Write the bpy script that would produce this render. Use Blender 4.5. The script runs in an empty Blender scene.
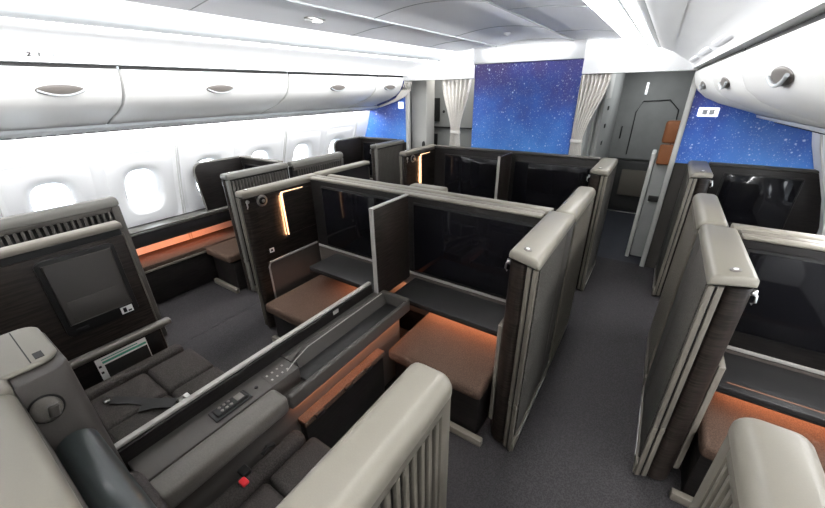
import bpy, bmesh, math, random
from mathutils import Vector, Matrix
random.seed(7)
PI = math.pi
scene = bpy.context.scene
col = scene.collection

# ------------------------------------------------------------------ materials
def new_mat(name):
    m = bpy.data.materials.new(name); m.use_nodes = True
    nt = m.node_tree
    return m, nt, nt.nodes['Principled BSDF']

def plain(name, rgb, rough=.5, metal=0., bump=0., bscale=200., spec=.5, coat=0., var=0.):
    m, nt, b = new_mat(name)
    b.inputs['Base Color'].default_value = (*rgb, 1)
    b.inputs['Roughness'].default_value = rough
    b.inputs['Metallic'].default_value = metal
    b.inputs['Specular IOR Level'].default_value = spec*.5
    b.inputs['Coat Weight'].default_value = coat
    tc = nt.nodes.new('ShaderNodeTexCoord')
    n = nt.nodes.new('ShaderNodeTexNoise'); n.inputs['Scale'].default_value = bscale
    n.inputs['Detail'].default_value = 3
    nt.links.new(tc.outputs['Object'], n.inputs['Vector'])
    if var:
        r = nt.nodes.new('ShaderNodeValToRGB')
        r.color_ramp.elements[0].position = .35; r.color_ramp.elements[1].position = .65
        r.color_ramp.elements[0].color = (*[c*(1-var) for c in rgb], 1)
        r.color_ramp.elements[1].color = (*[min(1, c*(1+var)) for c in rgb], 1)
        nt.links.new(n.outputs['Fac'], r.inputs['Fac']); nt.links.new(r.outputs['Color'], b.inputs['Base Color'])
    if bump:
        bp = nt.nodes.new('ShaderNodeBump'); bp.inputs['Strength'].default_value = bump
        bp.inputs['Distance'].default_value = .002
        nt.links.new(n.outputs['Fac'], bp.inputs['Height']); nt.links.new(bp.outputs['Normal'], b.inputs['Normal'])
    return m

def grained(name, c0, c1, scale=(6, 6, 90), rough=.45, bump=.25):
    m, nt, b = new_mat(name); b.inputs['Specular IOR Level'].default_value = .16
    tc = nt.nodes.new('ShaderNodeTexCoord'); mp = nt.nodes.new('ShaderNodeMapping')
    mp.inputs['Scale'].default_value = scale
    n = nt.nodes.new('ShaderNodeTexNoise'); n.inputs['Scale'].default_value = 1.6; n.inputs['Detail'].default_value = 4
    r = nt.nodes.new('ShaderNodeValToRGB')
    r.color_ramp.elements[0].position = .38; r.color_ramp.elements[1].position = .62
    r.color_ramp.elements[0].color = (*c0, 1); r.color_ramp.elements[1].color = (*c1, 1)
    bp = nt.nodes.new('ShaderNodeBump'); bp.inputs['Strength'].default_value = bump; bp.inputs['Distance'].default_value = .002
    L = nt.links.new
    L(tc.outputs['Object'], mp.inputs['Vector']); L(mp.outputs['Vector'], n.inputs['Vector'])
    L(n.outputs['Fac'], r.inputs['Fac']); L(r.outputs['Color'], b.inputs['Base Color'])
    L(n.outputs['Fac'], bp.inputs['Height']); L(bp.outputs['Normal'], b.inputs['Normal'])
    b.inputs['Roughness'].default_value = rough
    return m

def emit(name, rgb, strength):
    m, nt, b = new_mat(name)
    b.inputs['Base Color'].default_value = (*rgb, 1)
    b.inputs['Emission Color'].default_value = (*rgb, 1)
    b.inputs['Emission Strength'].default_value = strength
    return m

def woven(name, c0, c1, sx=70., rough=.9):
    # small woven cells in the fabric
    m, nt, b = new_mat(name); b.inputs['Specular IOR Level'].default_value = .1
    tc = nt.nodes.new('ShaderNodeTexCoord'); v = nt.nodes.new('ShaderNodeTexVoronoi')
    v.inputs['Scale'].default_value = sx
    n = nt.nodes.new('ShaderNodeTexNoise'); n.inputs['Scale'].default_value = 420
    mx = nt.nodes.new('ShaderNodeMath'); mx.operation = 'MULTIPLY'
    r = nt.nodes.new('ShaderNodeValToRGB')
    r.color_ramp.elements[0].position = .05; r.color_ramp.elements[1].position = .4
    r.color_ramp.elements[0].color = (*c0, 1); r.color_ramp.elements[1].color = (*c1, 1)
    bp = nt.nodes.new('ShaderNodeBump'); bp.inputs['Strength'].default_value = .5; bp.inputs['Distance'].default_value = .002
    L = nt.links.new
    L(tc.outputs['Object'], v.inputs['Vector']); L(tc.outputs['Object'], n.inputs['Vector'])
    L(v.outputs['Distance'], mx.inputs[0]); L(n.outputs['Fac'], mx.inputs[1])
    L(mx.outputs[0], r.inputs['Fac']); L(r.outputs['Color'], b.inputs['Base Color'])
    L(mx.outputs[0], bp.inputs['Height']); L(bp.outputs['Normal'], b.inputs['Normal'])
    b.inputs['Roughness'].default_value = rough
    return m

def starry(name):
    m, nt, b = new_mat(name); L = nt.links.new
    tc = nt.nodes.new('ShaderNodeTexCoord')
    sep = nt.nodes.new('ShaderNodeSeparateXYZ'); L(tc.outputs['Object'], sep.inputs[0])
    mr = nt.nodes.new('ShaderNodeMapRange'); mr.inputs[1].default_value = 1.1; mr.inputs[2].default_value = 2.3
    L(sep.outputs['Z'], mr.inputs[0])
    n = nt.nodes.new('ShaderNodeTexNoise'); n.inputs['Scale'].default_value = 2.6; n.inputs['Detail'].default_value = 6
    L(tc.outputs['Object'], n.inputs['Vector'])
    ad = nt.nodes.new('ShaderNodeMath'); ad.operation = 'MULTIPLY_ADD'
    L(n.outputs['Fac'], ad.inputs[0]); ad.inputs[1].default_value = -1.1; L(mr.outputs[0], ad.inputs[2])
    ad2 = nt.nodes.new('ShaderNodeMath'); ad2.operation = 'ADD'; L(ad.outputs[0], ad2.inputs[0]); ad2.inputs[1].default_value = .52
    r = nt.nodes.new('ShaderNodeValToRGB'); cr = r.color_ramp
    cr.elements[0].position = 0.0; cr.elements[0].color = (.065, .25, .70, 1)
    cr.elements[1].position = 1.0; cr.elements[1].color = (.055, .038, .17, 1)
    e = cr.elements.new(.45); e.color = (.028, .11, .48, 1)
    e = cr.elements.new(.75); e.color = (.036, .046, .25, 1)
    L(ad2.outputs[0], r.inputs['Fac'])
    cur = r.outputs['Color']
    for sc, th, st in ((9, .13, 1.), (17, .17, .9), (34, .22, .7), (60, .3, .4)):
        v = nt.nodes.new('ShaderNodeTexVoronoi'); v.inputs['Scale'].default_value = sc
        L(tc.outputs['Object'], v.inputs['Vector'])
        q = nt.nodes.new('ShaderNodeMapRange'); q.inputs[1].default_value = th; q.inputs[2].default_value = th*.45
        q.inputs[3].default_value = 0; q.inputs[4].default_value = st
        L(v.outputs['Distance'], q.inputs[0])
        mu = nt.nodes.new('ShaderNodeMath'); mu.operation = 'MULTIPLY'
        L(q.outputs[0], mu.inputs[0])
        sc_ = nt.nodes.new('ShaderNodeSeparateColor'); L(v.outputs['Color'], sc_.inputs[0])
        L(sc_.outputs[0], mu.inputs[1])
        mix = nt.nodes.new('ShaderNodeMix'); mix.data_type = 'RGBA'
        L(mu.outputs[0], mix.inputs[0]); L(cur, mix.inputs[6]); mix.inputs[7].default_value = (.75, .85, 1, 1)
        cur = mix.outputs[2]
    L(cur, b.inputs['Base Color'])
    b.inputs['Roughness'].default_value = .5
    return m

def glass_mat(name):
    m = bpy.data.materials.new(name); m.use_nodes = True; nt = m.node_tree
    nt.nodes.remove(nt.nodes['Principled BSDF'])
    t = nt.nodes.new('ShaderNodeBsdfTransparent'); t.inputs[0].default_value = (.93, .96, .98, 1)
    g = nt.nodes.new('ShaderNodeBsdfGlossy'); g.inputs['Roughness'].default_value = .05
    f = nt.nodes.new('ShaderNodeFresnel'); f.inputs[0].default_value = 1.3
    mx = nt.nodes.new('ShaderNodeMixShader')
    nt.links.new(f.outputs[0], mx.inputs[0]); nt.links.new(t.outputs[0], mx.inputs[1]); nt.links.new(g.outputs[0], mx.inputs[2])
    nt.links.new(mx.outputs[0], nt.nodes['Material Output'].inputs['Surface'])
    return m

M = dict(
    cap=plain('cap_light_grey', (0.1640, 0.1519, 0.1259), .38, bump=.05, bscale=300, var=.02),
    capm=plain('cap_mid_grey', (0.0930, 0.0900, 0.0810), .4, bump=.05, bscale=300, var=.02),
    capt=plain('cap_taupe', (0.1250, 0.1125, 0.0938), .38, bump=.05, bscale=300, var=.02),
    rib=plain('rib_grey', (0.0924, 0.0838, 0.0686), .5, bump=.08, bscale=240, var=.05),
    ribd=plain('rib_dark_taupe', (0.0406, 0.0371, 0.0329), .55, bump=.1, bscale=240, var=.05),
    panel=woven('herringbone_panel', (0.0292, 0.0270, 0.0242), (0.0647, 0.0607, 0.0540), 95, .7),
    lam=grained('dark_brown_laminate', (0.0062, 0.0046, 0.0037), (0.0198, 0.0149, 0.0124), (5, 5, 70), .42, .3),
    lamb=grained('near_black_laminate', (0.0049, 0.0042, 0.0042), (0.0105, 0.0091, 0.0084), (5, 5, 60), .4, .15),
    dark=plain('dark_plastic', (0.0084, 0.0080, 0.0080), .5, bump=.05, spec=.35),
    black=plain('black_gap', (.006, .006, .006), .6),
    screen=plain('black_glass_screen', (.004, .004, .005), .07, spec=.45),
    metal=plain('satin_metal', (0.4400, 0.4320, 0.4160), .28, 1., bump=.03),
    trim=plain('light_grey_trim', (.30, .285, .265), .35, var=.03),
    fab=woven('dark_seat_fabric', (0.0105, 0.0091, 0.0084), (0.0364, 0.0322, 0.0301), 160, .95),
    fabo=woven('warm_ottoman_fabric', (0.0289, 0.0182, 0.0134), (0.0701, 0.0455, 0.0337), 150, .95),
    nook=plain('footwell_lining', (0.0585, 0.0488, 0.0429), .7, bump=.1, var=.08),
    leather=plain('taupe_leather', (0.0863, 0.0795, 0.0713), .45, bump=.3, bscale=160, var=.08),
    lg=plain('glossy_dark_leather', (0.0252, 0.0302, 0.0302), .33, bump=.0, bscale=120, coat=.1),
    cons=plain('console_grey', (0.0455, 0.0413, 0.0378), .5, bump=.06, var=.05),
    carpet=woven('carpet_charcoal', (.0105, .0098, .0102), (.031, .029, .0302), 130, 1.),
    vcarpet=plain('vestibule_carpet', (0.0180, 0.0198, 0.0252), .9, bump=.3, var=.1),
    white=plain('cabin_white', (.86, .87, .88), .5, var=.01, bscale=3),
    bin=plain('bin_white', (.62, .62, .61), .45, var=.01, bscale=3),
    ceil=plain('ceiling_grey', (.74, .75, .78), .5, var=.015, bscale=2),
    gut=plain('cornice_grey', (0.3740, 0.3944, 0.4080), .45, var=.02, bscale=3),
    handle=plain('latch_grey', (0.1210, 0.1100, 0.1018), .35),
    curtain=plain('curtain_fabric', (0.6875, 0.6625, 0.6250), .9, bump=.4, bscale=90, var=.08),
    galley=plain('galley_grey', (0.2500, 0.2562, 0.2500), .5, var=.05, bscale=5),
    galleyl=plain('galley_light', (.46, .46, .44), .5, var=.03, bscale=5),
    galleyd=plain('galley_dark', (0.0225, 0.0234, 0.0225), .4, var=.05),
    brown=plain('brown_jump_seat_leather', (.17, .062, .022), .6, bump=.2, bscale=120, var=.08),
    table=plain('table_black', (.016, .0155, .0155), .42, bump=.03),
    red=plain('red_buckle_tag', (.62, .03, .04), .4),
    wpap=plain('white_label', (.8, .8, .78), .5),
    green=plain('green_print', (.08, .38, .26), .5),
    star=starry('starry_sky_print'),
    glass=glass_mat('window_glass'),
    cove=emit('cove_diffuser', (1, .99, .97), 7.),
    glow=emit('warm_lamp_diffuser', (1, .62, .36), 2.2),
    signl=emit('lit_sign_face', (.95, .97, 1.), 1.1),
    spotl=emit('ceiling_spot_lens', (1, .98, .94), 5.),
    amber=emit('amber_strip_diffuser', (1, .38, .16), 3.),
)

# ------------------------------------------------------------------ geometry helpers
WARP = [None]
class B:
    """collects pieces in world coordinates, linked as ONE mesh object by build()"""
    def __init__(s, A=0, sg=1):
        s.bm = bmesh.new(); s.A = A; s.sg = sg; s.warp = WARP[0]      # local first axis t -> world x = A + sg*t
    def _merge(s, t):
        me = bpy.data.meshes.new('tmp'); t.to_mesh(me); t.free(); s.bm.from_mesh(me); bpy.data.meshes.remove(me)
    def box(s, x0, x1, y0, y1, z0, z1, bev=0., seg=2, rotz=0., shear=None):
        t = bmesh.new(); bmesh.ops.create_cube(t, size=1)
        for v in t.verts:
            v.co = Vector(((x0+x1)/2+v.co.x*(x1-x0), (y0+y1)/2+v.co.y*(y1-y0), (z0+z1)/2+v.co.z*(z1-z0)))
        if bev > 0:
            bmesh.ops.bevel(t, geom=t.edges[:], offset=min(bev, .49*min(abs(x1-x0), abs(y1-y0), abs(z1-z0))), segments=seg, profile=.5, affect='EDGES')
        if shear:
            for v in t.verts: v.co = shear(v.co)
        s._merge(t); return s
    def prism(s, pts, axis, a, b, bev=0., seg=2):
        """2D outline pts extruded along axis from a to b. axis y: pts=(x,z); x: (y,z); z: (x,y)"""
        t = bmesh.new()
        def mk(p, w):
            return {'y': (p[0], w, p[1]), 'x': (w, p[0], p[1]), 'z': (p[0], p[1], w)}[axis]
        va = [t.verts.new(mk(p, a)) for p in pts]; vb = [t.verts.new(mk(p, b)) for p in pts]
        n = len(pts)
        fa = t.faces.new(va); fb = t.faces.new(vb[::-1])
        for i in range(n): t.faces.new((va[i], vb[i], vb[(i+1) % n], va[(i+1) % n]))
        bmesh.ops.recalc_face_normals(t, faces=t.faces[:])
        if bev > 0:
            es = list(set(fa.edges[:]+fb.edges[:]))
            bmesh.ops.bevel(t, geom=es, offset=bev, segments=seg, profile=.5, affect='EDGES')
        s._merge(t); return s
    def sheet(s, pts, y0, y1, n=1):
        t = bmesh.new(); rows = []
        for k in range(n+1):
            y = y0+(y1-y0)*k/n
            rows.append([t.verts.new((p[0], y, p[1])) for p in pts])
        for k in range(n):
            for i in range(len(pts)-1):
                t.faces.new((rows[k][i], rows[k][i+1], rows[k+1][i+1], rows[k+1][i]))
        s._merge(t); return s
    def tube(s, pts, r, n=10, closed=False):
        t = bmesh.new(); P = [Vector(p) for p in pts]; rings = []; m = len(P)
        for i, p in enumerate(P):
            a = P[i-1] if (i > 0 or closed) else p
            b = P[(i+1) % m] if (i < m-1 or closed) else p
            d = (b-a).normalized()
            up = Vector((0, 0, 1)) if abs(d.z) < .9 else Vector((1, 0, 0))
            u = d.cross(up).normalized(); w = u.cross(d)
            rings.append([t.verts.new(p+(u*math.cos(2*PI*k/n)+w*math.sin(2*PI*k/n))*r) for k in range(n)])
        for i in range(m if closed else m-1):
            q = rings[(i+1) % m]
            for k in range(n): t.faces.new((rings[i][k], rings[i][(k+1) % n], q[(k+1) % n], q[k]))
        if not closed: t.faces.new(rings[0][::-1]); t.faces.new(rings[-1])
        s._merge(t); return s
    def disc(s, c, r, h, axis='z', n=24, bev=0., sc=(1, 1)):
        pts = [(math.cos(2*PI*k/n)*r*sc[0], math.sin(2*PI*k/n)*r*sc[1]) for k in range(n)]
        i = {'x': (1, 2, 0), 'y': (0, 2, 1), 'z': (0, 1, 2)}[axis]
        pts = [(c[i[0]]+p[0], c[i[1]]+p[1]) for p in pts]
        return s.prism(pts, axis, c[i[2]]-h/2, c[i[2]]+h/2, bev)
    def ball(s, c, r, u=16, v=10):
        t = bmesh.new(); bmesh.ops.create_uvsphere(t, u_segments=u, v_segments=v, radius=1)
        for w in t.verts: w.co = Vector((c[0]+w.co.x*r[0], c[1]+w.co.y*r[1], c[2]+w.co.z*r[2]))
        s._merge(t); return s
    def build(s, name, mat, parent=None, label=None, smooth=35, kind=None):
        if s.warp:
            for v in s.bm.verts: v.co = s.warp(v.co)
        if s.A or s.sg != 1:
            for v in s.bm.verts: v.co.x = s.A+s.sg*v.co.x
            if s.sg < 0: bmesh.ops.reverse_faces(s.bm, faces=s.bm.faces[:])
        off = Vector((0, 0, 0))
        if parent is not None: off = parent.get('_o') and Vector(parent['_o']) or off
        for v in s.bm.verts: v.co -= off
        me = bpy.data.meshes.new(name); s.bm.to_mesh(me); s.bm.free()
        me.materials.append(mat)
        me.polygons.foreach_set('use_smooth', [True]*len(me.polygons))
        me.set_sharp_from_angle(angle=math.radians(smooth))
        o = bpy.data.objects.new(name, me); col.objects.link(o)
        if parent is not None:
            o.parent = parent; o['_o'] = list(off)
        if label: o['label'] = label
        if kind: o['kind'] = kind
        return o

def thing(name, label, cat, loc=(0, 0, 0), group=None):
    o = bpy.data.objects.new(name, None); col.objects.link(o)
    o.location = loc; o.empty_display_size = .1
    o['label'] = label; o['category'] = cat; o['_o'] = list(loc)
    if group: o['group'] = group
    return o
def tag(o, label, cat, group=None, kind=None):
    o['label'] = label; o['category'] = cat
    if group: o['group'] = group
    if kind: o['kind'] = kind
    return o
def struct(o):
    o['kind'] = 'structure'; return o
def rrect(x0, x1, z0, z1, r, n=5, corners=(1, 1, 1, 1)):
    out = []
    for (cx, cz, a, on) in ((x1-r, z1-r, 0, corners[0]), (x0+r, z1-r, 90, corners[1]), (x0+r, z0+r, 180, corners[2]), (x1-r, z0+r, 270, corners[3])):
        if on:
            for k in range(n+1):
                an = math.radians(a+90*k/n); out.append((cx+r*math.cos(an), cz+r*math.sin(an)))
        else:
            out.append((x1 if a in (0, 270) else x0, z1 if a in (0, 90) else z0))
    return out
def text_mesh(name, body, size, mat, mw, parent=None, ext=.0008):
    cu = bpy.data.curves.new(name, 'FONT'); cu.body = body; cu.size = size; cu.extrude = ext
    cu.align_x = 'CENTER'; cu.align_y = 'CENTER'
    tmp = bpy.data.objects.new('tmp', cu); col.objects.link(tmp)
    me = bpy.data.meshes.new_from_object(tmp); col.objects.unlink(tmp); bpy.data.objects.remove(tmp)
    me.transform(mw)
    if parent is not None: me.transform(Matrix.Translation(-Vector(parent['_o'])))
    me.materials.clear(); me.materials.append(mat)
    o = bpy.data.objects.new(name, me); col.objects.link(o)
    if parent is not None: o.parent = parent; o['_o'] = list(parent['_o'])
    return o
def area(name, loc, rot, sx, sy, power, colr=(1, 1, 1), spread=180):
    l = bpy.data.lights.new(name, 'AREA'); l.shape = 'RECTANGLE'; l.size = sx; l.size_y = sy
    l.energy = power; l.color = colr; l.spread = math.radians(spread)
    o = bpy.data.objects.new(name, l); col.objects.link(o); o.location = loc; o.rotation_euler = rot
    return o

CX = -1.47          # cabin centreline
def taper(c):       # the right-hand bins run slightly inwards towards the bulkhead
    w = max(0, min(1, (c.x-1.28)/.4))*(1-max(0, min(1, (c.x-2.45)/.11)))
    d = (c.y-1.5)*w
    return Vector((c.x-.05*d, c.y, c.z-.012*d))
YB = 4.75           # bulkhead
YR = -2.6           # rear end of what is built

# ------------------------------------------------------------------ the cabin shell
WALL = [(2.56, 1.70), (2.62, 1.50), (2.70, 1.30), (2.80, 1.05), (2.87, .80), (2.90, .50), (2.90, 0.)]
def wall_u(z):
    for (u0, z0), (u1, z1) in zip(WALL, WALL[1:]):
        if z1 <= z <= z0: return u0+(u1-u0)*(z0-z)/(z0-z1)
    return WALL[0][0] if z > WALL[0][1] else WALL[-1][0]

struct(B().box(-4.6, 1.7, YR, YB+.02, -.06, 0).build('floor', M['carpet']))
struct(B().box(-4.6, 1.7, YB+.021, 7.3, -.06, 0).build('floor', M['vcarpet']))

struct(B().box(-3.105, -3.095, .2, 2.4, 0, .0015).build('floor_seam', M['black']))
struct(B().box(-.335, -.325, .2, 1.45, 0, .0015).build('floor_seam', M['black']))

def cabin_wall(side):
    s = -1 if side == 'left' else 1
    wy = [.04+.68*k for k in range(7)]        # window centres
    b = B(CX, s); t = bmesh.new()
    def V(y, z, push=0): return t.verts.new((wall_u(z)+push, y, z))
    Z0, Z1 = .66, 1.56
    N = 48
    for yc in wy:
        y0, y1 = yc-.34, yc+.34
        spokes = []
        for k in range(N):
            a = 2*PI*k/N; c, sn = math.cos(a), math.sin(a)
            def sup(w, h, e): 
                return (w*math.copysign(abs(c)**(2/e), c), h*math.copysign(abs(sn)**(2/e), sn))
            m = max(abs(c), abs(sn))
            rect = (c/m*.34, sn/m)
            zc = 1.115
            ry, rz = rect[0], (Z1-zc if rect[1] > 0 else zc-Z0)*rect[1]
            ring = []
            for (w, h, e, p) in ((.135, .205, 3.0, .06), (.143, .215, 3.0, .040), (.168, .242, 3., .010), (.185, .258, 3., .001), (.20, .275, 3., .0), (.22, .295, 4., 0)):
                dy, dz = sup(w, h, e); ring.append(V(yc+dy, zc+dz, p))
            dy, dz = sup(.286, .371, 9); ring.append(V(yc+dy, zc+dz, .0)); 
            dy, dz = sup(.288, .373, 9); ring.append(V(yc+dy, zc+dz, .0009)); 
            dy, dz = sup(.291, .376, 9); ring.append(V(yc+dy, zc+dz, .0)); 
            ring.append(V(yc+ry, zc+rz))
            spokes.append(ring)
        for k in range(N):
            r0, r1 = spokes[k], spokes[(k+1) % N]
            for j in range(len(r0)-1): t.faces.new((r0[j], r0[j+1], r1[j+1], r1[j]))
    bmesh.ops.remove_doubles(t, verts=t.verts[:], dist=.0005)
    b._merge(t)
    ye0, ye1 = wy[0]-.34, wy[-1]+.34
    up = [p for p in [(wall_u(z), z) for z in (1.70, Z1)]]
    lo = [(wall_u(z), z) for z in (Z0, .5, .25, 0)]
    b.sheet(up, ye0, ye1, 12); b.sheet(lo, ye0, ye1, 12)
    full = [(wall_u(z), z) for z in (1.70, 1.5, 1.3, 1.05, .8, .5, 0)]
    b.sheet(full, YR, ye0, 4); b.sheet(full, ye1, YB, 1)
    bmesh.ops.recalc_face_normals(b.bm, faces=b.bm.faces[:])
    w = struct(b.build('wall_'+side, M['white'], smooth=50))
    # seams between the sidewall panels
    g = B(CX, s)
    for k in range(0, 7, 2):
        y = .04+.68*k+.34
        for d in (-.012, .012):
            g.tube([(wall_u(z)-.004, y+d, z) for z in (1.68, 1.5, 1.3, 1.05, .8, .5, .02)], .006, 8)
    struct(g.build('trim_1' if side == 'left' else 'trim_2', M['bin']))
    # outer skin so that daylight only comes through the windows
    sk = B(CX, s); t = bmesh.new(); 
    for i, yc in enumerate(wy):
        f = B(CX, s)
        x = wall_u(1.1)+.075
        f.prism([(yc+.165*math.copysign(abs(math.cos(a))**.6, math.cos(a)), 1.10+.24*math.copysign(abs(math.sin(a))**.6, math.sin(a))) for a in [2*PI*q/32 for q in range(32)]], 'x', x+.09, x+.094)
        o = f.build('window_%d' % (i+1+(0 if s < 0 else 7)), M['glass']); struct(o)
    ws = [yc for yc in wy]
    ys = [YR]+sum([[yc-.17, yc+.17] for yc in ws], [])+[YB+.05]
    x0, x1 = wall_u(.5)+.12, wall_u(.5)+.16
    for k in range(0, len(ys)-1, 2): sk.box(x0, x1, ys[k], ys[k+1], 0, 2.5)
    for yc in ws:
        sk.box(x0, x1, yc-.17, yc+.17, 0, .85); sk.box(x0, x1, yc-.17, yc+.17, 1.36, 2.5)
    t.free()
    struct(sk.build('wall_%s_skin' % side, M['white']))
cabin_wall('left'); cabin_wall('right')

# ceiling: vaulted centre panel, side panels, cove channels, cornice, fascia above the bins
def ceiling():
    cs = B()
    n = 10
    pts = [(CX-.435+.87*k/n, 2.47+.045*math.sin(PI*k/n)) for k in range(n+1)]
    cs.prism(pts+[(CX+.435, 2.60), (CX-.435, 2.60)], 'y', YR, YB)
    struct(cs.build('ceiling', M['ceil']))
    for nm, s in (('left', -1), ('right', 1)):
        c = B(CX, s)
        c.prism([(.445, 2.47), (.70, 2.462), (.95, 2.43), (.965, 2.44), (.965, 2.6), (.445, 2.6)], 'y', YR, YB)
        struct(c.build('ceiling_side_'+nm, M['ceil']))
        c = B(CX, s)    # cove channel
        c.prism([(.966, 2.60), (.966, 2.56), (1.28, 2.56), (1.28, 2.34), (1.30, 2.34), (1.30, 2.60)], 'y', YR, YB)
        struct(c.build('ceiling_cove_'+nm, M['white']))
        c = B(CX, s)    # cornice
        c.prism([(1.13, 2.41), (1.15, 2.415), (1.279, 2.36), (1.279, 2.335), (1.20, 2.335), (1.16, 2.36)], 'y', YR, YB)
        struct(c.build('ceiling_cornice_'+nm, M['gut']))
        if s > 0: WARP[0] = taper
        c = B(CX, s)    # upper fascia
        c.prism([(1.281, 2.335), (1.45, 2.315), (1.62, 2.27), (1.73, 2.215), (1.745, 2.20), (1.735, 2.185), (1.80, 2.18), (1.80, 2.45), (1.32, 2.45)], 'y', YR, YB)
        struct(c.build('ceiling_fascia_'+nm, M['white'])); WARP[0] = None
    tr = B()        # raised edge trims and cross joints of the ceiling
    for u in (-.44, .44):
        tr.tube([(CX+u, YR, 2.468), (CX+u, YB, 2.468)], .008, 8)
    for y in (-.4, 1.0, 2.35, 3.6):
        tr.tube([(CX-.435+.87*k/n, y, 2.47+.045*math.sin(PI*k/n)-.001) for k in range(n+1)], .0035, 6)
        for s in (-1, 1):
            tr.tube([(CX+s*.45, y+.3, 2.469), (CX+s*.70, y+.3, 2.461), (CX+s*.95, y+.3, 2.43)], .0035, 6)
    struct(tr.build('trim_3', M['gut']))
ceiling()
struct(B().box(-4.6, 1.7, YR-.05, YR, 0, 2.6).build('wall_rear', M['white']))
struct(B().box(-4.6, 1.7, YR, 7.3, 2.62, 2.66).build('roof_skin', M['white'])).name = 'ceiling_skin'

# cove lamps
for s, w in ((-1, 'left'), (1, 'right')):
    for k in range(5):
        y0 = YR+.05+k*1.46
        o = B(CX, s).box(.99, 1.11, y0, y0+1.42, 2.545, 2.557, .004).build('cove_lamp', M['cove'])
        if k < 2: o.name = 'ceiling_cove_lamp'; struct(o); continue
        names = ['behind the viewer', 'above the rear seats', 'above the near suites and first bins', 'above the middle partition', 'nearest the starry bulkhead']
        tag(o, 'long white strip lamp in the %s ceiling cove, %s' % (w, names[k]), 'lamp', 'cove lamps along the ceiling')
    area('cove_area_'+w, (CX+s*1.05, 1.07, 2.54), (0, 0, 0), .12, 7.2, 30)
    area('cove_up_'+w, (CX+s*1.15, 1.07, 2.425), (0, s*math.radians(116), 0), .02, 7.2, 260, (1, 1, 1), 100)
    o = B(CX, s).box(1.205, 1.245, YR+.02, YB-.15, 2.324, 2.3349, .002).build('added_fascia_strip', M['cove'])  # fill strip added under the cornice to whiten the fascia
    tag(o, 'added thin white fill strip under the %s cornice, brightening the panel above the bins' % w, 'lamp')
    area('fascia_fill_'+w, (CX+s*1.225, 1.07, 2.32), (0, -s*math.radians(55), 0), .035, 7.2, 52 if s < 0 else 16)  # added fill light for the fascia, no cabin fitting behind it
    # sidewall wash lamp under the bins
    o = B(CX, s).box(2.515, 2.55, YR, YB-.1, 1.712, 1.72, .003).build('sidewall_lamp', M['cove'])
    tag(o, 'thin white strip lamp under the %s overhead bins, washing the window wall' % w, 'lamp')
    area('side_area_'+w, (CX+s*2.53, 1.07, 1.708), (0, -s*math.radians(8), 0), .035, 7.2, 120)

# ------------------------------------------------------------------ overhead bins
BINP = [(1.770, 2.160), (1.774, 2.12), (1.792, 2.06), (1.832, 1.99), (1.905, 1.93), (2.03, 1.875), (2.20, 1.825), (2.35, 1.778), (2.40, 1.765)]
BINR = BINP
def overhead_bin(side, y0, y1, label, latch=True):
    s = -1 if side == 'left' else 1
    WARP[0] = taper if s > 0 else None
    t = thing('overhead_bin', label, 'overhead bin', (CX+s*1.8, (y0+y1)/2, 1.75), 'overhead bins over the %s windows' % side)
    b = B(CX, s); b.prism((BINP if s < 0 else BINR)+[(2.40, 2.160)], 'y', y0+.009, y1-.009, .008)
    b.build('bin_door', M['bin'], t, smooth=50)
    if latch:
        yc = (y0+y1)/2
        an = math.radians(27)
        def T(dn, dy, dz):        # on the sloping door face
            return (1.806+dn*math.cos(an)+dz*-math.sin(an), yc+dy, 2.03+dz*math.cos(an)+dn*math.sin(an))
        k = B(CX, s); t0 = bmesh.new(); bmesh.ops.create_uvsphere(t0, u_segments=28, v_segments=14, radius=1)
        for v in t0.verts: v.co = Vector(T(v.co.x*.012, v.co.y*.125, v.co.z*.036))
        k._merge(t0); la = k.build('latch', M['handle'], t)
        k = B(CX, s); k.tube([T(-.012-.010*(1-q*q), q*.118, -.030*(1-q*q)+.006) for q in [i/7-1 for i in range(15)]], .007, 8)
        k.build('latch_lip', M['gut'], la)
    j = B(CX, s); j.box(1.778, 1.795, y0+.01, y1-.01, 2.161, 2.179)
    j.build('upper_gap', M['black'], t); WARP[0] = None
    return t
LB = [(.47, 1.16, 'white overhead bin with numerals above its door, first from the left picture edge'),
      (1.16, 2.60, 'white overhead bin on the left, second door from the picture edge'), (2.60, 4.02, 'white overhead bin on the left, third door, before the short one'),
      (4.02, YB-.14, 'short white overhead bin on the left, against the blue starry wall')]
for y0, y1, l in LB: overhead_bin('left', y0, y1, l)
RB = [(1.25, 2.6, 'large white overhead bin at the right picture edge with the biggest latch'),
      (2.6, 3.55, 'middle white overhead bin of the three on the right'),
      (3.55, YB-.02, 'white overhead bin on the right, nearest the doorway')]
for y0, y1, l in RB: overhead_bin('right', y0, y1, l)
WARP[0] = taper
struct(B(CX, 1).prism(BINR+[(2.40, 2.160)], 'y', YR, 1.24).build('ceiling_lower_right', M['bin'])); WARP[0] = None
struct(B(CX, -1).prism(BINP+[(2.40, 2.160)], 'y', YR, .47).build('ceiling_lower_left', M['bin']))
for s, w in ((-1, 'left'), (1, 'right')):
    WARP[0] = taper if s > 0 else None
    b = B(CX, s)
    b.prism([(u, z) for u, z in ((2.41, 1.768), (2.47, 1.76), (2.525, 1.735), (2.58, 1.72), (2.56, 1.702), (2.46, 1.72), (2.34, 1.755), (2.33, 1.779))], 'y', YR, YB-.01)
    struct(b.build('trim_4' if s < 0 else 'trim_5', M['gut']))
    b = B(CX, s)
    for k in range(60):
        y = -.2+k*.082
        b.box(2.455, 2.463, y, y+.055, 1.7155, 1.7205)
    struct(b.build('trim_6' if s < 0 else 'trim_7', M['dark']))
WARP[0] = None
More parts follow.
